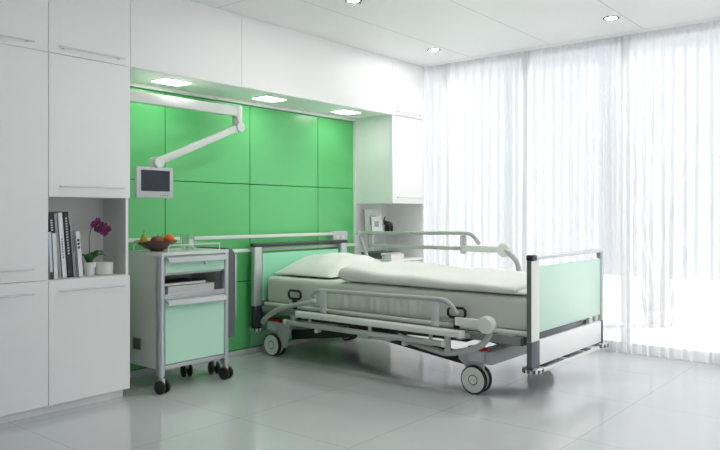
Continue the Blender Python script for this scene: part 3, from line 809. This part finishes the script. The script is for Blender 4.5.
    side_rail(4.80, 1, .376, .50, 'grey side rail on the far side of the bed, raised')
bed()

# mattress with a fitted sheet
def superslab(m, x0, x1, y0, y1, ztop, zbot, nx=40, ny=60, p=8., q=3., flat=.85):
    """closed rounded slab; ztop/zbot are functions of (x,y); flat = share of the edge rounding taken by the top"""
    cx, cy, hx, hy = (x0 + x1) / 2, (y0 + y1) / 2, (x1 - x0) / 2, (y1 - y0) / 2
    def side(top):
        def fn(u, v):
            a, b = math.sin((u - .5) * PI), math.sin((v - .5) * PI)
            x, y = cx + hx * a, cy + hy * b
            e = max(0., 1 - abs(a) ** p) ** (1 / q) * max(0., 1 - abs(b) ** (p * 1.6)) ** (1 / q)
            zt, zb = ztop(x, y), zbot(x, y); mid = zb + (zt - zb) * (1 - flat)
            return (x, y, mid + (zt - mid) * e if top else mid - (mid - zb) * e)
        return fn
    m.grid(side(True), nx, ny); m.grid(side(False), nx, ny)
    bmesh.ops.remove_doubles(m.bm, verts=m.bm.verts, dist=1e-5)
    bmesh.ops.recalc_face_normals(m.bm, faces=m.bm.faces[:])
def mattress():
    m = M()
    x0, x1, y0, y1, z0, z1 = 3.785, 4.705, 1.84, 4.055, .4128, .612
    # cross-section loop (x,z), rounded, swept along y with pleats low on the long sides
    loop = []
    rr = .035
    def corner(cx, cz, a0):
        for k in range(5): a = a0 + k * PI / 8; loop.append((cx + rr * math.cos(a), cz + rr * math.sin(a)))
    corner(x1 - rr, z1 - rr, 0)
    for k in range(1, 8): loop.append((x1 - rr + (x0 - x1 + 2 * rr) * k / 8, z1))
    corner(x0 + rr, z1 - rr, PI / 2)
    for k in range(1, 10): loop.append((x0, z1 - rr + (z0 - z1 + rr + .02) * k / 10))
    loop += [(x0 + .002, z0 + .012), (x0 + .02, z0), (x1 - .02, z0), (x1 - .002, z0 + .012)]
    for k in range(1, 10): loop.append((x1, z0 + .02 + (z1 - rr - z0 - .02) * k / 10))
    n = 260
    def fn(u, v):
        i = int(round(v * len(loop))) % len(loop); x, z = loop[i]; y = y0 + (y1 - y0) * u
        s_ = 1.
        e = min(u * (y1 - y0), (1 - u) * (y1 - y0)) / .03
        if e < 1: s_ = 1 - .02 * (1 - math.sqrt(max(0, 1 - (1 - e) ** 2))) * 1.6
        px = 4.245 + (x - 4.245) * s_; pz = .51 + (z - .51) * (1 - (1 - s_) * 4)
        w = max(0, min(1, (z1 - .06 - z) / .05)) * max(0, min(1, (y - 2.45) / .15)) * max(0, min(1, (3.4 - y) / .12))
        d = w * (.0045 * math.sin(y * 96 + math.sin(y * 11) * 2 + z * 4) + .0035 * math.sin(y * 41 - z * 9))
        px += d if x < 4.2 else -d
        if z >= z1 - .001: pz += .003 * math.sin(x * 17 + y * 5) * math.sin(y * 6)
        return (px, y, pz)
    m.grid(fn, n, len(loop), closed_v=True)
    for yv in (y0, y1):
        ring = sorted([v for v in m.bm.verts if abs(v.co.y - yv) < 1e-6], key=lambda v: math.atan2(v.co.z - .51, v.co.x - 4.245))
        m.bm.faces.new(ring)
    bmesh.ops.recalc_face_normals(m.bm, faces=m.bm.faces[:])
    tag(m.build('mattress', M_sheet, angle=60), 'thick white sheeted mattress on the hospital bed', 'mattress')
mattress()
def pillow():
    m = M()
    def zt(x, y):
        u = (x - 4.27) / .43; v = (y - 3.74) / .31
        return .685 + .10 * max(0, 1 - abs(u) ** 2.2) * max(0, 1 - v * v * .45) + .006 * math.sin(x * 21 + y * 9) + .004 * math.sin(y * 33 - x * 8)
    def zb(x, y): return .6165
    superslab(m, 3.85, 4.69, 3.44, 4.045, zt, zb, 50, 44, p=3.4, q=2.0, flat=.8)
    tag(m.build('pillow', M_pillow, angle=180), 'plump white pillow lying against the mint headboard', 'pillow')
pillow()
def duvet():
    m = M()
    def zt(x, y):
        t = (y - 1.84) / 1.5
        z = .676 + .028 * t + .034 * max(0, (t - .70) / .28) ** 1.5
        return z + .004 * math.sin(x * 9 + y * 4) + .003 * math.sin(y * 14 - x * 6)
    def zb(x, y): return .6195 + .001 * math.sin(y * 7)
    superslab(m, 3.772, 4.72, 1.915, 3.30, zt, zb, 60, 80, p=22, q=3.0, flat=.55)
    o = m.build('duvet', M_pillow, angle=180)
    tag(o, 'white duvet folded flat over the lower part of the mattress', 'duvet')
    m = M()
    superslab(m, 3.79, 4.70, 1.842, 2.1, lambda x, y: .6505 + .003 * math.sin(x * 16), lambda x, y: .6192, 40, 16, p=14, q=2.4, flat=.6)
    m.build('turned_hem', M_pillow, o, angle=180)
duvet()

# ------------------------------------------------------------------ light
W = bpy.data.worlds.new('sky'); S.world = W; W.use_nodes = True
nt = W.node_tree; bg = nt.nodes['Background']
tc = nt.nodes.new('ShaderNodeTexCoord'); sp = nt.nodes.new('ShaderNodeSeparateXYZ')
nt.links.new(tc.outputs['Generated'], sp.inputs[0])
cr = nt.nodes.new('ShaderNodeValToRGB')
cr.color_ramp.elements[0].position = .0; cr.color_ramp.elements[0].color = (.90, .945, 1, 1)
cr.color_ramp.elements[1].position = .8; cr.color_ramp.elements[1].color = (.78, .88, 1, 1)
nt.links.new(sp.outputs['Z'], cr.inputs['Fac']); nt.links.new(cr.outputs[0], bg.inputs['Color'])
bg.inputs['Strength'].default_value = .56
# hazy sun through the windows
sun = bpy.data.lights.new('hazy_sun', 'SUN'); sun.energy = 6.2; sun.angle = math.radians(28); sun.color = (1, .92, .87)
so = bpy.data.objects.new('hazy_sun', sun); COL.objects.link(so)
el = math.radians(36); az = math.radians(-45)
d = -Vector((math.cos(el) * math.cos(az), math.cos(el) * math.sin(az), math.sin(el)))
so.rotation_euler = d.to_track_quat('-Z', 'Y').to_euler(); so.location = (9, 0, 6)
# sky portal in the window plane (guides sampling only)
pt = bpy.data.lights.new('window_portal', 'AREA'); pt.shape = 'RECTANGLE'; pt.size = H; pt.size_y = 6.0; pt.cycles.is_portal = True
po = bpy.data.objects.new('window_portal', pt); COL.objects.link(po); po.location = (XW + .12, .62, H / 2 + .02); po.rotation_euler = (0, PI / 2, 0)

pt2 = bpy.data.lights.new('front_portal', 'AREA'); pt2.shape = 'RECTANGLE'; pt2.size = 4.4; pt2.size_y = 2.1; pt2.cycles.is_portal = True
po2 = bpy.data.objects.new('front_portal', pt2); COL.objects.link(po2); po2.location = (3.2, Y0 - .14, 1.3); po2.rotation_euler = (PI / 2, 0, 0)

# ------------------------------------------------------------------ camera
cam = bpy.data.cameras.new('camera'); cam.sensor_width = 36; cam.lens = 702 / 720 * 36
cam.shift_y = -11 / 720
co = bpy.data.objects.new('camera', cam); COL.objects.link(co)
co.location = (0, 0, 1.1); co.rotation_euler = (PI / 2, 0, math.radians(39.4 - 90))
cam.clip_start = .02
S.camera = co
S.view_settings.view_transform = 'Standard'; S.view_settings.look = 'None'
S.view_settings.gamma = 1; S.view_settings.exposure = 1.24; S.view_settings.use_curve_mapping = False
cy = S.cycles
cy.max_bounces = 14; cy.diffuse_bounces = 8; cy.glossy_bounces = 5; cy.transmission_bounces = 8; cy.transparent_max_bounces = 16
cy.use_denoising = True; cy.denoiser = 'OPENIMAGEDENOISE'; cy.sample_clamp_indirect = 6
cy.caustics_reflective = False; cy.caustics_refractive = False
